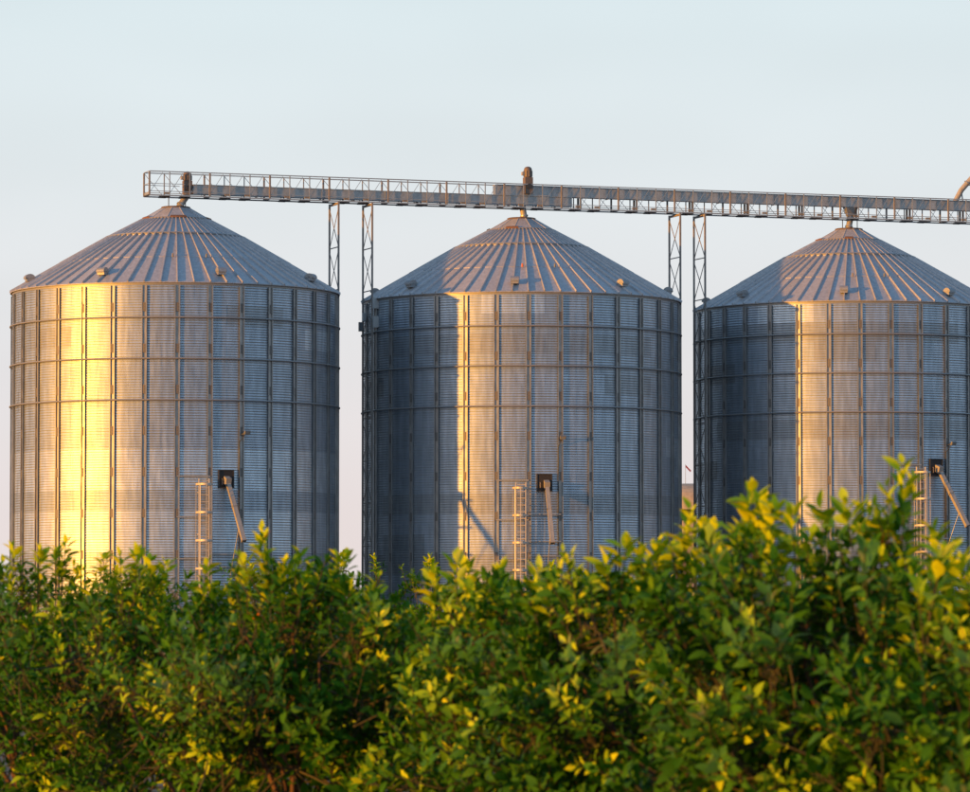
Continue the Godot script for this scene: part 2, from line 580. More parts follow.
	var p1: Vector3 = p0 + out * 1.3 + side * [0.32, 0.06, 0.66][k] + Vector3(0, -2.6, 0)
	var el := Shape.new()
	el.box(p0 + Vector3(0, 0.03, 0) - out * 0.02, side * 0.12, (Vector3(0, 0.15, 0) + out * 0.05), (out * 0.18 - Vector3(0, 0.06, 0)))
	part(chute, "elbow", el.commit(), M.chute_paint)
	var dir := (p1 - p0).normalized()
	var ws := dir.cross(out).normalized()
	var wt := dir.cross(ws)
	var du := Shape.new()
	for e in [[ws, wt], [-ws, wt], [wt, ws], [-wt, ws]]:
		var mid: Vector3 = (p0 + p1) * 0.5 + e[0] * 0.088
		du.box(mid, (p1 - p0) * 0.5, e[0] * 0.003, e[1] * 0.091)
	part(chute, "duct", du.commit(), M.chute_paint)
	for q in [0.42, 0.99]:
		var fl := Shape.new()
		var m: Vector3 = p0.lerp(p1, q)
		for e in [[ws, wt], [-ws, wt], [wt, ws], [-wt, ws]]:
			fl.box(m + e[0] * 0.103, dir * 0.014, e[0] * 0.012, e[1] * 0.115)
		part(chute, "flange", fl.commit(), M.chute_paint)
	var pr := Shape.new()
	var foot: Vector3 = pol.call(dg + 0.005, R + 0.25, 3.3 + up)
	pr.tube([p0.lerp(p1, 0.72), foot], [0.02, 0.02], 6)
	pr.tube([foot, pol.call(dg + 0.005, R, 3.3 + up)], [0.02, 0.02], 6)
	part(chute, "prop_rod", pr.commit(), M.galvanised)
	# floodlight on the stiffener right of the door, with its cable
	var fg: float = base + bay * [2, 1, 3][k]
	var fo := Vector3(sin(fg), 0, cos(fg))
	var fs := Vector3(cos(fg), 0, -sin(fg))
	var fc: Vector3 = fo * (R + 0.3) + Vector3(0, 10.0, 0) + fs * [0.16, 0.05, 0.16][k]
	var lamp := Node3D.new()
	lamp.name = "floodlight"
	t.add_child(lamp)
	var l1 := Shape.new()
	var tilt := (fo * 0.75 - Vector3(0, 0.5, 0)).normalized()
	l1.box(fc, fs * 0.13, fs.cross(tilt) * 0.09, tilt * 0.045)
	part(lamp, "housing", l1.commit(), M.box_dark)
	var l2 := Shape.new()
	l2.box(fc + tilt * 0.047, fs * 0.11, fs.cross(tilt) * 0.07, tilt * 0.004)
	part(lamp, "lens", l2.commit(), M.lamp_glass)
	var l3 := Shape.new()
	l3.bar(fo * (R + 0.07) + Vector3(0, 9.93, 0), fc - tilt * 0.04, 0.03, 0.03)
	part(lamp, "bracket", l3.commit(), M.dark_steel)
	var cb := Shape.new()
	var pts := [fc - tilt * 0.05]
	var rd := [0.014]
	for j in 12:
		pts.append(fo * (R + 0.09) + fs * (-0.11 + 0.012 * sin(j * 2.3)) + Vector3(0, 9.6 - j * 0.7, 0))
		rd.append(0.016)
	cb.tube(pts, rd, 5)
	part(t, "conduit", cb.commit(), M.cable)

# ---------------------------------------------------------------- towers under the catwalk
func towers() -> void:
	var labels := ["lattice steel tower holding up the catwalk between the left and middle silos", "lattice steel tower holding up the catwalk between the middle and right silos"]
	for k in 2:
		var u0 := STEP * (k + 0.5)
		var t := thing("support_tower", labels[k], "tower", "lattice towers under the catwalk", row_point(u0, 0, 0))
		var half: float = [0.80, 0.62][k]
		var deep := 0.69
		var P := func(u: float, y: float, w: float) -> Vector3:
			return ALONG * u + NEAR * w + Vector3(0, y, 0)
		var pad := Shape.new()
		for e in [-1.0, 1.0]:
			pad.box(P.call(half * e, 0.12, 0), ALONG * 0.16, Vector3(0, 0.12, 0), NEAR * 0.9)
		part(t, "footing", pad.commit(), M.concrete)
		for e in [-1.0, 1.0]:
			for w in [-1.0, 1.0]:
				var s := Shape.new()
				s.bar(P.call(half * e, 0.24, deep * w), P.call(half * e, 20.84, deep * w), 0.075, 0.075)
				part(t, "leg", s.commit(), M.rusty_steel)
			var tops := Shape.new()
			tops.bar(P.call(half * e, 20.77, -deep + 0.04), P.call(half * e, 20.77, deep - 0.04), 0.07, 0.10)
			part(t, "crossbar", tops.commit(), M.rusty_steel)
			var y := 20.72
			while y > 2.0:
				var b := y - 1.93
				var s := Shape.new()
				s.bar(P.call(half * e, b, -deep), P.call(half * e, b, deep), 0.035, 0.045)
				part(t, "crossbar", s.commit(), M.rusty_steel)
				for w in [-1.0, 1.0]:
					var x := Shape.new()
					x.bar(P.call(half * e + 0.018 * w, b + 0.05, -deep * w), P.call(half * e + 0.018 * w, y - 0.05, deep * w), 0.022, 0.04)
					part(t, "brace", x.commit(), M.rusty_steel)
				y = b
	# switch boxes on the tower beside the middle silo
	var u := STEP * 0.5 + 0.80
	var boxes := [
		["upper of two pale grey switch boxes on the tower leg by the middle silo", Vector3(u + 0.16, 16.28, 0.78), Vector2(0.32, 0.52), "box_paint"],
		["lower of two pale grey switch boxes on the tower leg by the middle silo", Vector3(u + 0.16, 15.42, 0.78), Vector2(0.32, 0.52), "box_paint"],
		["small grey conduit box between the legs of the tower by the middle silo", Vector3(u + 0.02, 15.72, -0.55), Vector2(0.17, 0.38), "box_paint"],
		["dark switch box jutting left of the tower at the edge of the middle silo", Vector3(u - 0.12, 15.28, -0.64), Vector2(0.17, 0.42), "box_dark"]]
	for b in boxes:
		var o := thing("switch_box", b[0], "box", "electrical boxes on the tower")
		var c := row_point(b[1].x, b[1].y, b[1].z)
		o.position = c - Vector3(0, b[2].y * 0.5, 0)
		var s := Shape.new()
		s.box(Vector3(0, b[2].y * 0.5, 0), ALONG * b[2].x * 0.5, Vector3(0, b[2].y * 0.5, 0), NEAR * 0.08)
		part(o, "case", s.commit(), M[b[3]])
		var l := Shape.new()
		l.box(Vector3(0, b[2].y * 0.5, 0) + NEAR * 0.088, ALONG * b[2].x * 0.44, Vector3(0, b[2].y * 0.45, 0), NEAR * 0.008)
		part(o, "lid", l.commit(), M[b[3]])

# ---------------------------------------------------------------- catwalk and conveyors
const DECK := 20.86
const U0 := -1.35
const U1 := 42.8
const PITCH := 0.935

func catwalk() -> void:
	var t := thing("overhead_catwalk", "long steel catwalk with railings running over all three silo tops", "catwalk", "", row_point(0, DECK, 0))
	var P := func(u: float, y: float, w: float) -> Vector3:
		return ALONG * u + NEAR * w + Vector3(0, y, 0)
	var n := int((U1 - U0) / PITCH)
	var end := U0 + n * PITCH
	for w in [-0.47, 0.47]:
		var s := Shape.new()
		s.bar(P.call(U0, 0.03, w), P.call(end, 0.03, w), 0.05, 0.06)
		part(t, "bottom_chord", s.commit(), M.galvanised)
		var r := Shape.new()
		r.bar(P.call(U0, 1.10, w), P.call(end, 1.10, w), 0.045, 0.045)
		part(t, "top_rail", r.commit(), M.galvanised)
		var q := Shape.new()
		q.bar(P.call(U0, 0.215, w), P.call(end, 0.215, w), 0.02, 0.03)
		part(t, "toe_rail", q.commit(), M.galvanised)
	for w in [-0.47, 0.47]:
		var s := Shape.new()
		s.bar(P.call(U0, 0.55, w), P.call(0.3, 0.55, w), 0.025, 0.025)
		part(t, "mid_rail", s.commit(), M.galvanised)
	var es := Shape.new()
	for y in [0.55, 1.10]:
		es.bar(P.call(U0, y, -0.45), P.call(U0, y, 0.45), 0.03, 0.03)
	es.box(P.call(U0 + 0.02, 0.10, 0), ALONG * 0.02, Vector3(0, 0.09, 0), NEAR * 0.44)
	part(t, "end_rail", es.commit(), M.galvanised)
	for i in n + 1:
		var u := U0 + i * PITCH
		for w in [-0.47, 0.47]:
			var thick := 0.07 if i % 3 == 0 else 0.04
			var s := Shape.new()
			s.bar(P.call(u, 0.06, w), P.call(u, 1.08, w), thick, thick)
			part(t, "post", s.commit(), M.rusty_steel if (i % 3 == 0 or w < 0) else M.galvanised)
			if i < n:
				var d := Shape.new()
				if w > 0:
					d.bar(P.call(u, 0.11, w - 0.03), P.call(u + PITCH * 0.66, 1.06, w - 0.03), 0.016, 0.020)
				else:
					d.bar(P.call(u, 1.06, w + 0.03), P.call(u + PITCH * 0.9, 0.11, w + 0.03), 0.016, 0.020)
				part(t, "diagonal", d.commit(), M.galvanised)
		if i < n:
			for w in [-0.16, 0.16]:
				var f := Shape.new()
				f.box(P.call(u + PITCH * 0.5, 0.075, w), ALONG * (PITCH * 0.5 - 0.01), Vector3(0, 0.008, 0), NEAR * 0.09)
				part(t, "deck_plank", f.commit(), M.galvanised)
		var c := Shape.new()
		var big := i % 3 != 0
		c.box(P.call(u - (0.12 if big else 0.0), 0.02 if big else 0.03, 0), ALONG * (0.16 if big else 0.05), Vector3(0, 0.04 if big else 0.025, 0), NEAR * 0.43)
		part(t, "cross_beam", c.commit(), M.dark_steel)
		if big:
			var b := Shape.new()
			b.box(P.call(u - 0.1, 0.135, 0.40), ALONG * 0.12, Vector3(0, 0.045, 0), NEAR * 0.03)
			part(t, "bracket", b.commit(), M.rusty_steel)
	# thin hanger rods down to the silo collars
	for q in [-0.36, 0.42, 2 * STEP - 0.36, 2 * STEP + 0.4]:
		var s := Shape.new()
		s.tube([P.call(q, 0.0, 0.1), P.call(q, -0.44, 0.1)], [0.022, 0.022], 6)
		part(t, "hanger_rod", s.commit(), M.dark_steel)

func trough(label: String, u0: float, u1: float, y0: float, y1: float) -> Node3D:
	var t := thing("enclosed_conveyor", label, "conveyor", "conveyor casings on the catwalk", row_point(u0, y0, 0))
	var hy := (y1 - y0) * 0.5
	var n := int(round((u1 - u0) / 2.8))
	var l := (u1 - u0) / n
	for i in n:
		var s := Shape.new()
		var c := ALONG * (l * (i + 0.5)) + Vector3(0, hy, 0)
		s.box(c, ALONG * (l * 0.5 - 0.004), Vector3(0, hy - 0.008, 0), NEAR * 0.2)
		part(t, "casing", s.commit(), M.trough_steel)
		var lid := Shape.new()
		lid.box(c + Vector3(0, hy, 0), ALONG * (l * 0.5 - 0.003), Vector3(0, 0.012, 0), NEAR * 0.235)
		part(t, "lid", lid.commit(), M.galvanised)
		if i > 0:
			var fl := Shape.new()
			fl.box(ALONG * (l * i) + Vector3(0, hy - 0.01, 0), ALONG * 0.02, Vector3(0, hy + 0.015, 0), NEAR * 0.225)
			part(t, "flange", fl.commit(), M.galvanised)
		var leg := Shape.new()
		for w in [-0.17, 0.17]:
			leg.box(ALONG * (l * (i + 0.5)) + NEAR * w + Vector3(0, -(y0 - DECK - 0.085) * 0.5, 0), ALONG * 0.045, Vector3(0, (y0 - DECK - 0.085) * 0.5, 0), NEAR * 0.02)
		part(t, "leg", leg.commit(), M.dark_steel)
	return t

func conveyors() -> void:
	var a := trough("lower grey conveyor casing on the catwalk between left and middle silos", 0.75, 18.9, 21.0, 21.44)
	drive(a, ALONG * -0.22 + Vector3(0, 0.0, 0), 0.62, false)
	spout(a, Vector3(0, 0, 0) + ALONG * -0.2, row_point(0.12, 20.42, 0.1) - a.position)
	spout(a, ALONG * (STEP - 0.75 + 0.05), row_point(STEP + 0.12, 20.42, 0.1) - a.position)
	var b := trough("upper grey conveyor casing running from the middle silo past the right one", 15.15, 43.0, 21.44, 21.92)
	drive(b, ALONG * 1.55 + NEAR * 0.27 + Vector3(0, 0.1, 0), 0.75, true)
	# funnel and spout over the right silo
	var c := ALONG * (2 * STEP - 15.15 + 0.1)
	var f := Shape.new()
	var hi := [c - ALONG * 0.32 - NEAR * 0.19, c + ALONG * 0.32 - NEAR * 0.19, c + ALONG * 0.32 + NEAR * 0.19, c - ALONG * 0.32 + NEAR * 0.19]
	var lo := []
	for p in hi:
		lo.append(c + (p - c) * 0.5 + Vector3(0, -0.46, 0))
	for i in 4:
		var j := (i + 1) % 4
		var nn: Vector3 = ((hi[i] + hi[j]) * 0.5 - c).normalized()
		f.quad(hi[i], hi[j], lo[j], lo[i], (nn + Vector3(0, -0.3, 0)).normalized())
	part(b, "funnel", f.commit(), M.galvanised)
	spout(b, c + Vector3(0, -0.45, 0), row_point(2 * STEP - 0.05, 20.42, 0.1) - b.position)
	# inclined feed pipe at the right
	var p := thing("feed_pipe", "slanted round feed pipe dropping onto the catwalk at the right edge", "pipe", "", Vector3.ZERO)
	var d := 4412.0 * 7.3 / 153.0
	var q := [at(950.6, 203.5, d), at(957.5, 190.5, d), at(963, 184.0, d), at(1015, 126.0, d)]
	var u: float = (q[0] - S[0]).dot(ALONG)
	var shift: Vector3 = row_point(u, 0, 0.0) - q[0]
	p.position = q[0] + Vector3(shift.x, 0, shift.z)
	var s := Shape.new()
	var pts := []
	for e in q:
		pts.append(e - q[0])
	s.tube(pts, [0.13, 0.13, 0.13, 0.13], 16)
	part(p, "pipe", s.commit(), M.chute_paint)
	for e in [0, 2]:
		var fl := Shape.new()
		var dir: Vector3 = (pts[e + 1] - pts[e]).normalized()
		fl.tube([pts[e] + dir * 0.02, pts[e] + dir * 0.07], [0.17, 0.17], 16)
		part(p, "flange", fl.commit(), M.galvanised)
	var sup := Shape.new()
	sup.bar(pts[1], pts[1] + ALONG * 0.08 + Vector3(0, 21.93 - p.position.y - pts[1].y, 0), 0.05, 0.05)
	part(p, "stay", sup.commit(), M.galvanised)

func spout(t: Node3D, from: Vector3, to: Vector3) -> void:
	var s := Shape.new()
	s.tube([from, to], [0.15, 0.14], 14)
	part(t, "spout", s.commit(), M.chute_paint)
	var f := Shape.new()
	f.tube([to.lerp(from, 0.12), to.lerp(from, 0.22)], [0.185, 0.185], 14)
	part(t, "spout_flange", f.commit(), M.galvanised)

func drive(t: Node3D, o: Vector3, h: float, tall: bool) -> void:
	var d := Node3D.new()
	d.name = "drive_unit"
	t.add_child(d)
	d.position = o
	var s := Shape.new()
	s.box(Vector3(0, h * 0.5, 0), ALONG * 0.19, Vector3(0, h * 0.5, 0), NEAR * 0.17)
	part(d, "gearbox", s.commit(), M.motor_paint)
	var p := Shape.new()
	p.tube([NEAR * 0.17 + Vector3(0, h * 0.45, 0), NEAR * 0.23 + Vector3(0, h * 0.45, 0)], [0.12, 0.12], 16)
	part(d, "pulley", p.commit(), M.dark_steel)
	var m := Shape.new()
	var r := 0.19
	var mh := 0.34 if tall else 0.26
	m.lathe([Vector2(r * 0.9, h), Vector2(r, h + 0.03), Vector2(r, h + mh), Vector2(r * 0.93, h + mh + 0.07), Vector2(r * 0.7, h + mh + 0.13), Vector2(r * 0.35, h + mh + 0.16), Vector2(0, h + mh + 0.165)], 20)
	part(d, "motor", m.commit(), M.motor_paint)
	for j in 10:
		var g := TAU * j / 10.0
		var fin := Shape.new()
		var dir := Vector3(cos(g), 0, sin(g))
		fin.box(dir * (r + 0.01) + Vector3(0, h + mh * 0.5, 0), dir * 0.015, Vector3(0, mh * 0.4, 0), Vector3(-sin(g), 0, cos(g)) * 0.008)
		part(d, "cooling_fin", fin.commit(), M.rusty_steel)
	var tb := Shape.new()
	tb.box(-ALONG * (r + 0.05) + Vector3(0, h + mh * 0.5, 0), ALONG * 0.06, Vector3(0, 0.08, 0), NEAR * 0.08)
	part(d, "terminal_box", tb.commit(), M.chute_paint)

# ---------------------------------------------------------------- what shows between the middle and right silos
func far_buildings() -> void:
	var c := at(688.0, HORIZON, 300.0)
	c.y = 0
	var px := 300.0 / F
	var yy := func(y: float) -> float:
		return EYE + (HORIZON - y) * px
	var t := thing("domed_tank", "tan domed tank seen through the gap between middle and right silos", "tank", "", c)
	var d := Shape.new()
	var prof := []
	var r := 4.2
	for j in 9:
		var g := PI * 0.5 * j / 8.0
		prof.append(Vector2(r * pow(cos(g), 0.6), yy.call(511.0) + (yy.call(484.0) - yy.call(511.0)) * pow(sin(g), 0.8)))
	prof[8] = Vector2(0, yy.call(484.0))
	d.lathe(prof, 40)
	part(t, "dome", d.commit(), M.dome_plaster)
	var e := Shape.new()
	e.lathe([Vector2(r - 0.5, yy.call(522.0)), Vector2(r - 0.5, yy.call(511.5))], 40)
	part(t, "recessed_band", e.commit(), M.dark_steel)  # dark colour stands in for the shade inside the openings
	for j in 16:
		var g := TAU * (j + 0.3) / 16.0
		var s := Shape.new()
		s.box(Vector3(sin(g), 0, cos(g)) * (r - 0.25) + Vector3(0, yy.call(516.7), 0), Vector3(cos(g), 0, -sin(g)) * 0.16, Vector3(0, (yy.call(511.5) - yy.call(522.0)) * 0.5, 0), Vector3(sin(g), 0, cos(g)) * 0.16)
		part(t, "pillar", s.commit(), M.wall_plaster)
	var w := Shape.new()
	w.lathe([Vector2(r, 0), Vector2(r, yy.call(522.0)), Vector2(r - 0.6, yy.call(522.0))], 40)
	part(t, "tank_wall", w.commit(), M.wall_plaster)
	var f := thing("flagpole", "thin pole with a small dark red flag above the tan dome", "flag", "", c + Vector3(-0.18, yy.call(484.3), 0.4))
	var p := Shape.new()
	var top: float = yy.call(464.5) - yy.call(484.3)
	p.tube([Vector3(0, -0.05, 0), Vector3(0, top, 0)], [0.016, 0.012], 6)
	part(f, "pole", p.commit(), M.box_dark)
	var fl := Shape.new()
	for i in 6:
		var a := Vector3(0.02 + i * 0.06, top - 0.06 - i * 0.06 - (0.0 if i < 3 else 0.01), 0.03 * sin(i * 1.3))
		var b := Vector3(0.02 + (i + 1) * 0.06, top - 0.06 - (i + 1) * 0.06, 0.03 * sin((i + 1) * 1.3))
		var drop := Vector3(-0.03, -0.13, 0.01)
		fl.quad(a, b, b + drop, a + drop, Vector3(0.1 * cos(i * 1.3), 0.1, 1).normalized())
	part(f, "flag", fl.commit(), M.flag_cloth)
	var b := at(688.0, HORIZON, 288.0)
	b.y = 0
	var h := thing("low_house", "low plastered house with an orange tiled roof in front of the tan dome", "house", "", b)
	var q := 288.0 / F
	var eave := EYE + (HORIZON - 543.0) * q
	var ridge := EYE + (HORIZON - 536.5) * q
	var hw := Shape.new()
	hw.box(Vector3(0, eave * 0.5, 0), Vector3(4.5, 0, 0), Vector3(0, eave * 0.5, 0), Vector3(0, 0, 2.6))
	part(h, "wall", hw.commit(), M.wall_plaster)
	for sg in [-1.0, 1.0]:
		var rf := Shape.new()
		var nn := Vector3(0, 3.0, sg * (ridge - eave)).normalized()
		rf.box(Vector3(0, (eave + ridge) * 0.5 + 0.03, sg * 1.5), Vector3(4.8, 0, 0), nn * 0.05, Vector3(0, (eave - ridge) * 0.5, sg * 1.5))
		part(h, "roof_slope", rf.commit(), M.roof_tile)
	for x in [-3.2, -1.4, 0.5, 2.2]:
		var win := Node3D.new()
		win.name = "window"
		h.add_child(win, true)
		var s := Shape.new()
		s.box(Vector3(x, eave - 1.3, 2.6), Vector3(0.4, 0, 0), Vector3(0, 0.6, 0), Vector3(0, 0, 0.015))
		part(win, "pane", s.commit(), M.dark_steel)
		var fr := Shape.new()
		for k in [-1.0, 1.0]:
			fr.box(Vector3(x + k * 0.43, eave - 1.3, 2.62), Vector3(0.04, 0, 0), Vector3(0, 0.66, 0), Vector3(0, 0, 0.03))
			fr.box(Vector3(x, eave - 1.3 + k * 0.63, 2.62), Vector3(0.388, 0, 0), Vector3(0, 0.04, 0), Vector3(0, 0, 0.028))
		part(win, "frame", fr.commit(), M.chute_paint)

# ---------------------------------------------------------------- orchard
var leaf_meshes := []
var palette := []
var leaf_mats := []

func leaf_mesh(curl: float, fold: float, width: float, twist: float) -> ArrayMesh:
	var s := Shape.new()
	var st := [[0.0, 0.04], [0.12, 0.10], [0.32, 0.86], [0.55, 1.0], [0.78, 0.66], [1.0, 0.0]]
	for q in st:
		var t: float = q[0]
		var w: float = q[1] * width * 0.5
		var mid := Vector3(0, t, -curl * t * t)
		var tw := twist * t
		for k in [-1.0, 0.0, 1.0]:
			s.v.append(mid + Vector3(cos(tw), 0, sin(tw)) * w * k + Vector3(0, 0, fold * absf(k) * w))
			s.n.append(Vector3(-fold * k * 0.6 - sin(tw), 2.0 * curl * t, 1).normalized())
	for i in 5:
		for k in 2:
			var a := i * 3 + k
			s.tri(a, a + 1, a + 4, s.n[a])
			if i < 4:
				s.tri(a, a + 4, a + 3, s.n[a])
			else:
				s.tri(a, a + 4, a + 3, s.n[a])
	return s.commit()

func trees() -> void:
	leaf_meshes = [leaf_mesh(0.10, 0.35, 0.44, 0.15), leaf_mesh(0.28, 0.5, 0.40, -0.3), leaf_mesh(0.42, 0.3, 0.45, 0.35), leaf_mesh(-0.05, 0.6, 0.38, 0.1)]
	# young flush to old leaf, two dying ones
	palette = [Color(0.52, 0.58, 0.012), Color(0.39, 0.50, 0.012), Color(0.22, 0.36, 0.009), Color(0.11, 0.23, 0.007), Color(0.050, 0.160, 0.006), Color(0.045, 0.146, 0.006), Color(0.041, 0.134, 0.007), Color(0.038, 0.125, 0.008), Color(0.60, 0.17, 0.01), Color(0.28, 0.09, 0.015)]
	for c in palette.size() + 1:
		var m := StandardMaterial3D.new()
		m.resource_name = "leaf_%s" % "abcdefghijk"[c]
		m.roughness = 0.55
		m.metallic_specular = 0.2
		m.backlight_enabled = true
		m.backlight = lin(0.36, 0.36, 0.12)
		if c < palette.size():
			m.albedo_color = Color(palette[c]).linear_to_srgb()
		else:
			m.albedo_color = Color.WHITE
			m.vertex_color_use_as_albedo = true
		leaf_mats.append(m)
	var front := "citrus trees in the nearest hedge row"
	# x and top in the photograph, depth in metres, half-width, label, flush shoots [x, y of tip, length in metres]
	var rows := [
		[20, 556, 33.0, 1.35, "leafy citrus tree at the left edge, its top just below the silo's left corner", [[66, 540, 0.28], [40, 549, 0.2], [12, 546, 0.2], [104, 556, 0.16]]],
		[185, 574, 31.0, 1.35, "low citrus tree right below the golden streak on the left silo", [[120, 553, 0.2], [137, 552, 0.17], [165, 560, 0.18], [207, 562, 0.2], [150, 566, 0.15]]],
		[292, 562, 28.5, 0.92, "citrus tree below the left silo's chute with one tall leaning shoot on top", [[262, 530, 0.36], [300, 552, 0.2], [336, 552, 0.22], [346, 554, 0.18], [246, 560, 0.2], [285, 560, 0.2]]],
		[552, 572, 26.5, 0.98, "citrus tree below the left half of the middle silo with yellow young leaves", [[456, 557, 0.2], [470, 566, 0.18], [500, 566, 0.2], [433, 572, 0.2], [540, 568, 0.22]]],
		[668, 556, 24.0, 0.95, "citrus tree below the gap between middle and right silos", [[626, 541, 0.2], [690, 508, 0.38], [655, 545, 0.2], [606, 558, 0.2], [640, 552, 0.2], [712, 530, 0.22], [660, 548, 0.3]]],
		[822, 524, 22.0, 0.88, "tallest citrus tree, rising in front of the right silo with long yellow shoots", [[752, 488, 0.30], [903, 462, 0.52], [792, 508, 0.22], [845, 502, 0.24], [868, 508, 0.24], [775, 508, 0.22], [820, 506, 0.22], [738, 530, 0.2], [935, 527, 0.26], [880, 530, 0.2]]],
		[1015, 592, 20.5, 0.85, "citrus tree cut by the right edge of the picture, in front of the chute", [[944, 545, 0.24], [962, 560, 0.2], [980, 570, 0.2]]]]
	for i in rows.size():
		var q: Array = rows[i]
		var top := at(q[0], q[1] + 6.0, q[2])
		tree(q[4], front, Vector3(top.x, 0, top.z), top.y, q[3], 820, 300, 900 + i, q[5], q[2], 0.90 + 0.14 * clampf((30.0 - q[2]) / 9.0, 0.0, 1.0))
	var second := "citrus trees in the second hedge row"
	var mid_rows := [[40, 38.0, "citrus tree of the second row, hidden behind the leftmost hedge tree"], [170, 36.5, "citrus tree of the second row, glimpsed below the golden streak"], [300, 35.0, "citrus tree of the second row, glimpsed below the left silo's chute"], [462, 33.0, "citrus tree of the second row, behind the dip in the hedge"], [570, 31.0, "citrus tree of the second row, glimpsed below the middle silo's chute"], [730, 29.0, "citrus tree of the second row, behind the dark gap left of the tallest tree"], [900, 27.0, "citrus tree of the second row, behind the hedge at the right"]]
	for i in mid_rows.size():
		var q: Array = mid_rows[i]
		var top := at(q[0], 582, q[1])
		tree(q[2], second, Vector3(top.x, 0, top.z), top.y, 1.1, 420, 0, 930 + i, [], q[1], 1.0)
	var back := "citrus trees in the far row"
	var far_rows := [[-30, 566, "distant citrus tree whose dark top shows at the left edge behind the hedge"], [125, 574, "distant citrus tree mostly hidden behind the hedge below the golden streak"], [258, 570, "distant citrus tree behind the hedge below the left silo's ladder"], [352, 557, "distant citrus tree filling the foot of the gap between left and middle silos"], [438, 562, "distant small-leaved citrus tree in front of the middle silo's dark left side"], [560, 570, "distant citrus tree behind the hedge below the middle silo's ladder"], [700, 566, "distant citrus tree behind the hedge below the tan dome"], [850, 572, "distant citrus tree behind the tallest hedge tree"], [960, 572, "distant citrus tree behind the hedge below the right silo's chute"]]
	for i in far_rows.size():
		var q: Array = far_rows[i]
		var d := 74.0 - i * 1.2
		var top := at(q[0], q[1], d)
		tree(q[2], back, Vector3(top.x, 0, top.z), top.y, 1.2, 420, 0, 950 + i, [[q[0] - 8, q[1] - 9, 0.3], [q[0] + 22, q[1] - 4, 0.25]], d, 0.95)

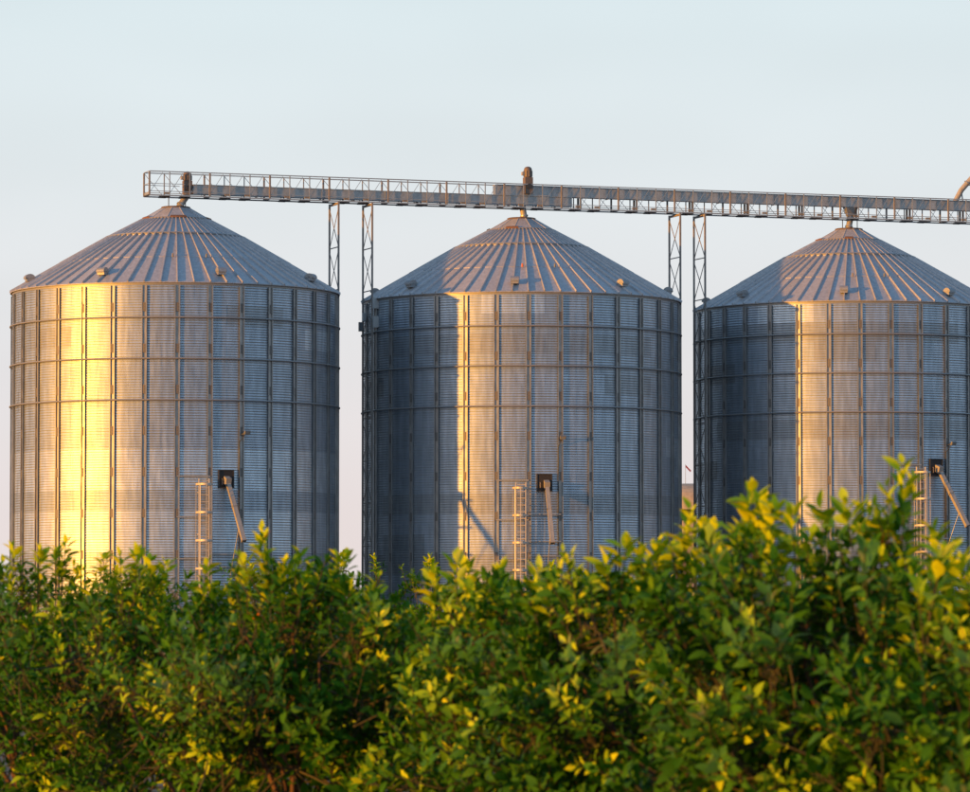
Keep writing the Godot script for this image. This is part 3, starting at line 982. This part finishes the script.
func tree(label: String, group: String, foot: Vector3, top: float, wide: float, shoots: int, singles: int, seed_: int, flush: Array, depth: float, leaf_size: float) -> void:
	var rng := RandomNumberGenerator.new()
	rng.seed = seed_
	var lump := FastNoiseLite.new()
	lump.seed = seed_
	lump.frequency = 0.9
	var t := thing("citrus_tree", label, "tree", group, foot)
	var low := 0.12
	var cy := (top + low) * 0.5
	var ry := (top - low) * 0.5
	var eye := (Vector3(0, EYE, 0) - foot)
	var leaves := []       # [transform, colour index, mesh index, score]
	var twig := Shape.new()
	var hubs := []
	var jobs := []
	# shoots stand in clumps at the branch ends, with dark gaps between the clumps
	var clumps := int(shoots / 9.0)
	for i in clumps:
		var d := Vector3(rng.randfn(), rng.randfn() * 0.95 + 0.12, rng.randfn()).normalized()
		var box := pow(pow(absf(d.x), 3.0) + pow(absf(d.y), 3.0) + pow(absf(d.z), 3.0), 1.0 / 3.0)
		var k := 1.0 + 0.46 * lump.get_noise_3d(d.x * 2.0, d.y * 2.0, d.z * 2.0)
		var rr := pow(rng.randf(), 0.30) * k
		var hub := Vector3(d.x * wide * rr / box, cy + d.y * ry * minf(rr, 1.0) * 0.93 / box, d.z * wide * rr / box)
		hubs.append(hub - Vector3(d.x, d.y + 0.4, d.z) * 0.16)
		var young := rng.randf() < 0.36
		for j in 9:
			var off := Vector3(rng.randfn(), rng.randfn() * 0.8, rng.randfn()) * 0.12
			var axis := (d + Vector3(0, 0.95, 0) + off * 4.0 + Vector3(rng.randfn(), rng.randfn(), rng.randfn()) * 0.25).normalized()
			var l := rng.randf_range(0.15, 0.30)
			var p := hub + off - axis * l * 0.75
			if p.y < 0.10 or p.y + axis.y * l > top + 0.05:
				continue
			jobs.append([p, axis, l, rng.randi_range(9, 13), young and rng.randf() < 0.6 or rng.randf() < 0.05, leaf_size * rng.randf_range(0.85, 1.15), 0.0])
	for q in flush:
		var l: float = q[2] * 1.15
		var dz := rng.randf_range(-0.35, 0.35)
		var tip := at(q[0], q[1] + 4.0, depth + dz) - foot
		var axis := Vector3(rng.randf_range(-0.22, 0.22), 1, rng.randf_range(-0.2, 0.2)).normalized()
		jobs.append([tip - axis * l, axis, l, int(13 + l * 22), true, leaf_size * 1.35, 1.0])
		if l > 0.32:
			for e in 2:
				var o2 := Vector3(rng.randf_range(-0.10, 0.10), 0, rng.randf_range(-0.10, 0.10))
				jobs.append([tip - axis * l * 0.95 + o2 * 0.4, (axis + o2 * 1.2).normalized(), l * rng.randf_range(0.7, 0.85), 16, true, leaf_size * 1.3, 1.0])
		for e in 4:
			var o := Vector3(rng.randf_range(-0.16, 0.16), -rng.randf_range(0.12, 0.3), rng.randf_range(-0.16, 0.16))
			var ax2 := (axis + o * Vector3(2.5, 0, 2.5)).normalized()
			jobs.append([tip + o - ax2 * 0.22, ax2, 0.22, 10, rng.randf() < 0.5, leaf_size, 0.6])
	for q in jobs:
		var p: Vector3 = q[0]
		var axis: Vector3 = q[1]
		var l: float = q[2]
		var ref := axis.cross(Vector3(0.3, 0.2, 0.93)).normalized()
		var oth := axis.cross(ref)
		twig.tube([p - axis * 0.1, p + axis * l * 0.5, p + axis * l], [0.005, 0.0035, 0.002], 4, false)
		var near := p - axis * 0.1
		var home: Vector3 = hubs[0]
		for e in hubs:
			if e.distance_squared_to(near) < home.distance_squared_to(near):
				home = e
		twig.tube([home, home.lerp(near, 0.5) + Vector3(rng.randfn() * 0.02, -0.02, rng.randfn() * 0.02), near], [0.004, 0.0035, 0.003], 4, false)
		var tone := rng.randf_range(3.9, 7.5)
		if q[4]:
			tone = rng.randf_range(0.6, 2.6) if q[6] < 0.9 else rng.randf_range(0.3, 1.4)
		var az := rng.randf() * TAU
		for i in q[3]:
			var f: float = 0.06 + 0.94 * (i + 0.5) / q[3]
			az += 2.4 + rng.randfn() * 0.25
			var side := ref * cos(az) + oth * sin(az)
			var open := deg_to_rad(lerpf(68, 20, f * f) + rng.randfn() * 11.0)
			var dir := (axis * cos(open) + side * sin(open) + Vector3(0, 0.06, 0)).normalized()
			var nor := (axis * sin(open) - side * cos(open) + Vector3(rng.randfn(), rng.randfn(), rng.randfn()) * 0.28)
			nor = (nor - dir * nor.dot(dir)).normalized()
			var size: float = 0.100 * q[5] * rng.randf_range(0.6, 1.25) * (1.0 - 0.35 * maxf(0.0, f - 0.75) / 0.25)
			var x := dir.cross(nor)
			var b := Basis(x * size, dir * size, nor * size)
			var c := clampi(int(round(tone + rng.randfn() * 0.8 - 1.2 * (f - 0.5) + 0.2)), 0, 7)
			if rng.randf() < 0.0008:
				c = 8 + rng.randi() % 2
			var pos: Vector3 = p + axis * l * f + dir * 0.012
			var to_eye: Vector3 = (eye - pos).normalized()
			var rel := Vector3(pos.x / wide, (pos.y - cy) / ry, pos.z / wide)
			var score: float = rel.dot(to_eye) + 0.5 * q[6] + 0.25 * absf(nor.dot(to_eye)) + rng.randf() * 0.35
			if pos.y < 0.7:
				score -= 1.0
			leaves.append([Transform3D(b, pos), c, rng.randi() % leaf_meshes.size(), score])
	# trunk and limbs
	var s := Shape.new()
	var fork := Vector3(rng.randf_range(-0.04, 0.04), 0.42, rng.randf_range(-0.04, 0.04))
	s.tube([Vector3(0, -0.03, 0), Vector3(0.01, 0.1, 0), fork], [0.075, 0.055, 0.05], 9)
	part(t, "trunk", s.commit(), M.bark)
	var ends := []
	for i in 7:
		var g := TAU * i / 7.0 + rng.randf() * 0.5
		var e := Vector3(cos(g) * wide * 0.5, cy + ry * rng.randf_range(0.0, 0.55), sin(g) * wide * 0.5)
		if i == 6:
			e = Vector3(rng.randf_range(-0.1, 0.1), cy + ry * 0.7, rng.randf_range(-0.1, 0.1))
		var m1 := fork.lerp(e, 0.35) + Vector3(rng.randfn() * 0.05, 0.10, rng.randfn() * 0.05)
		var m2 := fork.lerp(e, 0.7) + Vector3(rng.randfn() * 0.05, 0.08, rng.randfn() * 0.05)
		var lb := Shape.new()
		lb.tube([fork - Vector3(0, 0.03, 0), m1, m2, e], [0.022, 0.016, 0.011, 0.006], 7)
		part(t, "limb", lb.commit(), M.bark)
		ends.append_array([m1, m2, e])
	for p in hubs:
		var best: Vector3 = ends[0]
		for e in ends:
			if e.distance_squared_to(p) < best.distance_squared_to(p):
				best = e
		twig.tube([best, best.lerp(p, 0.35) + Vector3(rng.randfn() * 0.05, rng.randfn() * 0.05, rng.randfn() * 0.05), best.lerp(p, 0.7) + Vector3(rng.randfn() * 0.04, rng.randfn() * 0.04, rng.randfn() * 0.04), p], [0.009, 0.007, 0.006, 0.004], 5, false)
	var tw := part(t, "twigs", twig.commit(), M.twig_bark)
	tw.set_meta("kind", "stuff")
	leaves.sort_custom(func(a, b): return a[3] > b[3])
	for i in mini(singles, leaves.size()):
		var q: Array = leaves[i]
		part(t, "leaf", leaf_meshes[q[2]], leaf_mats[q[1]], q[0])
	var per := []
	for k in leaf_meshes.size():
		per.append([])
	for i in range(singles, leaves.size()):
		per[leaves[i][2]].append(leaves[i])
	for k in leaf_meshes.size():
		var mm := MultiMesh.new()
		mm.transform_format = MultiMesh.TRANSFORM_3D
		mm.use_colors = true
		mm.mesh = leaf_meshes[k]
		mm.instance_count = per[k].size()
		for i in per[k].size():
			mm.set_instance_transform(i, per[k][i][0])
			mm.set_instance_color(i, palette[per[k][i][1]])
		var o := MultiMeshInstance3D.new()
		o.name = "foliage"
		o.multimesh = mm
		o.material_override = leaf_mats[palette.size()]
		o.set_meta("kind", "stuff")
		t.add_child(o, true)
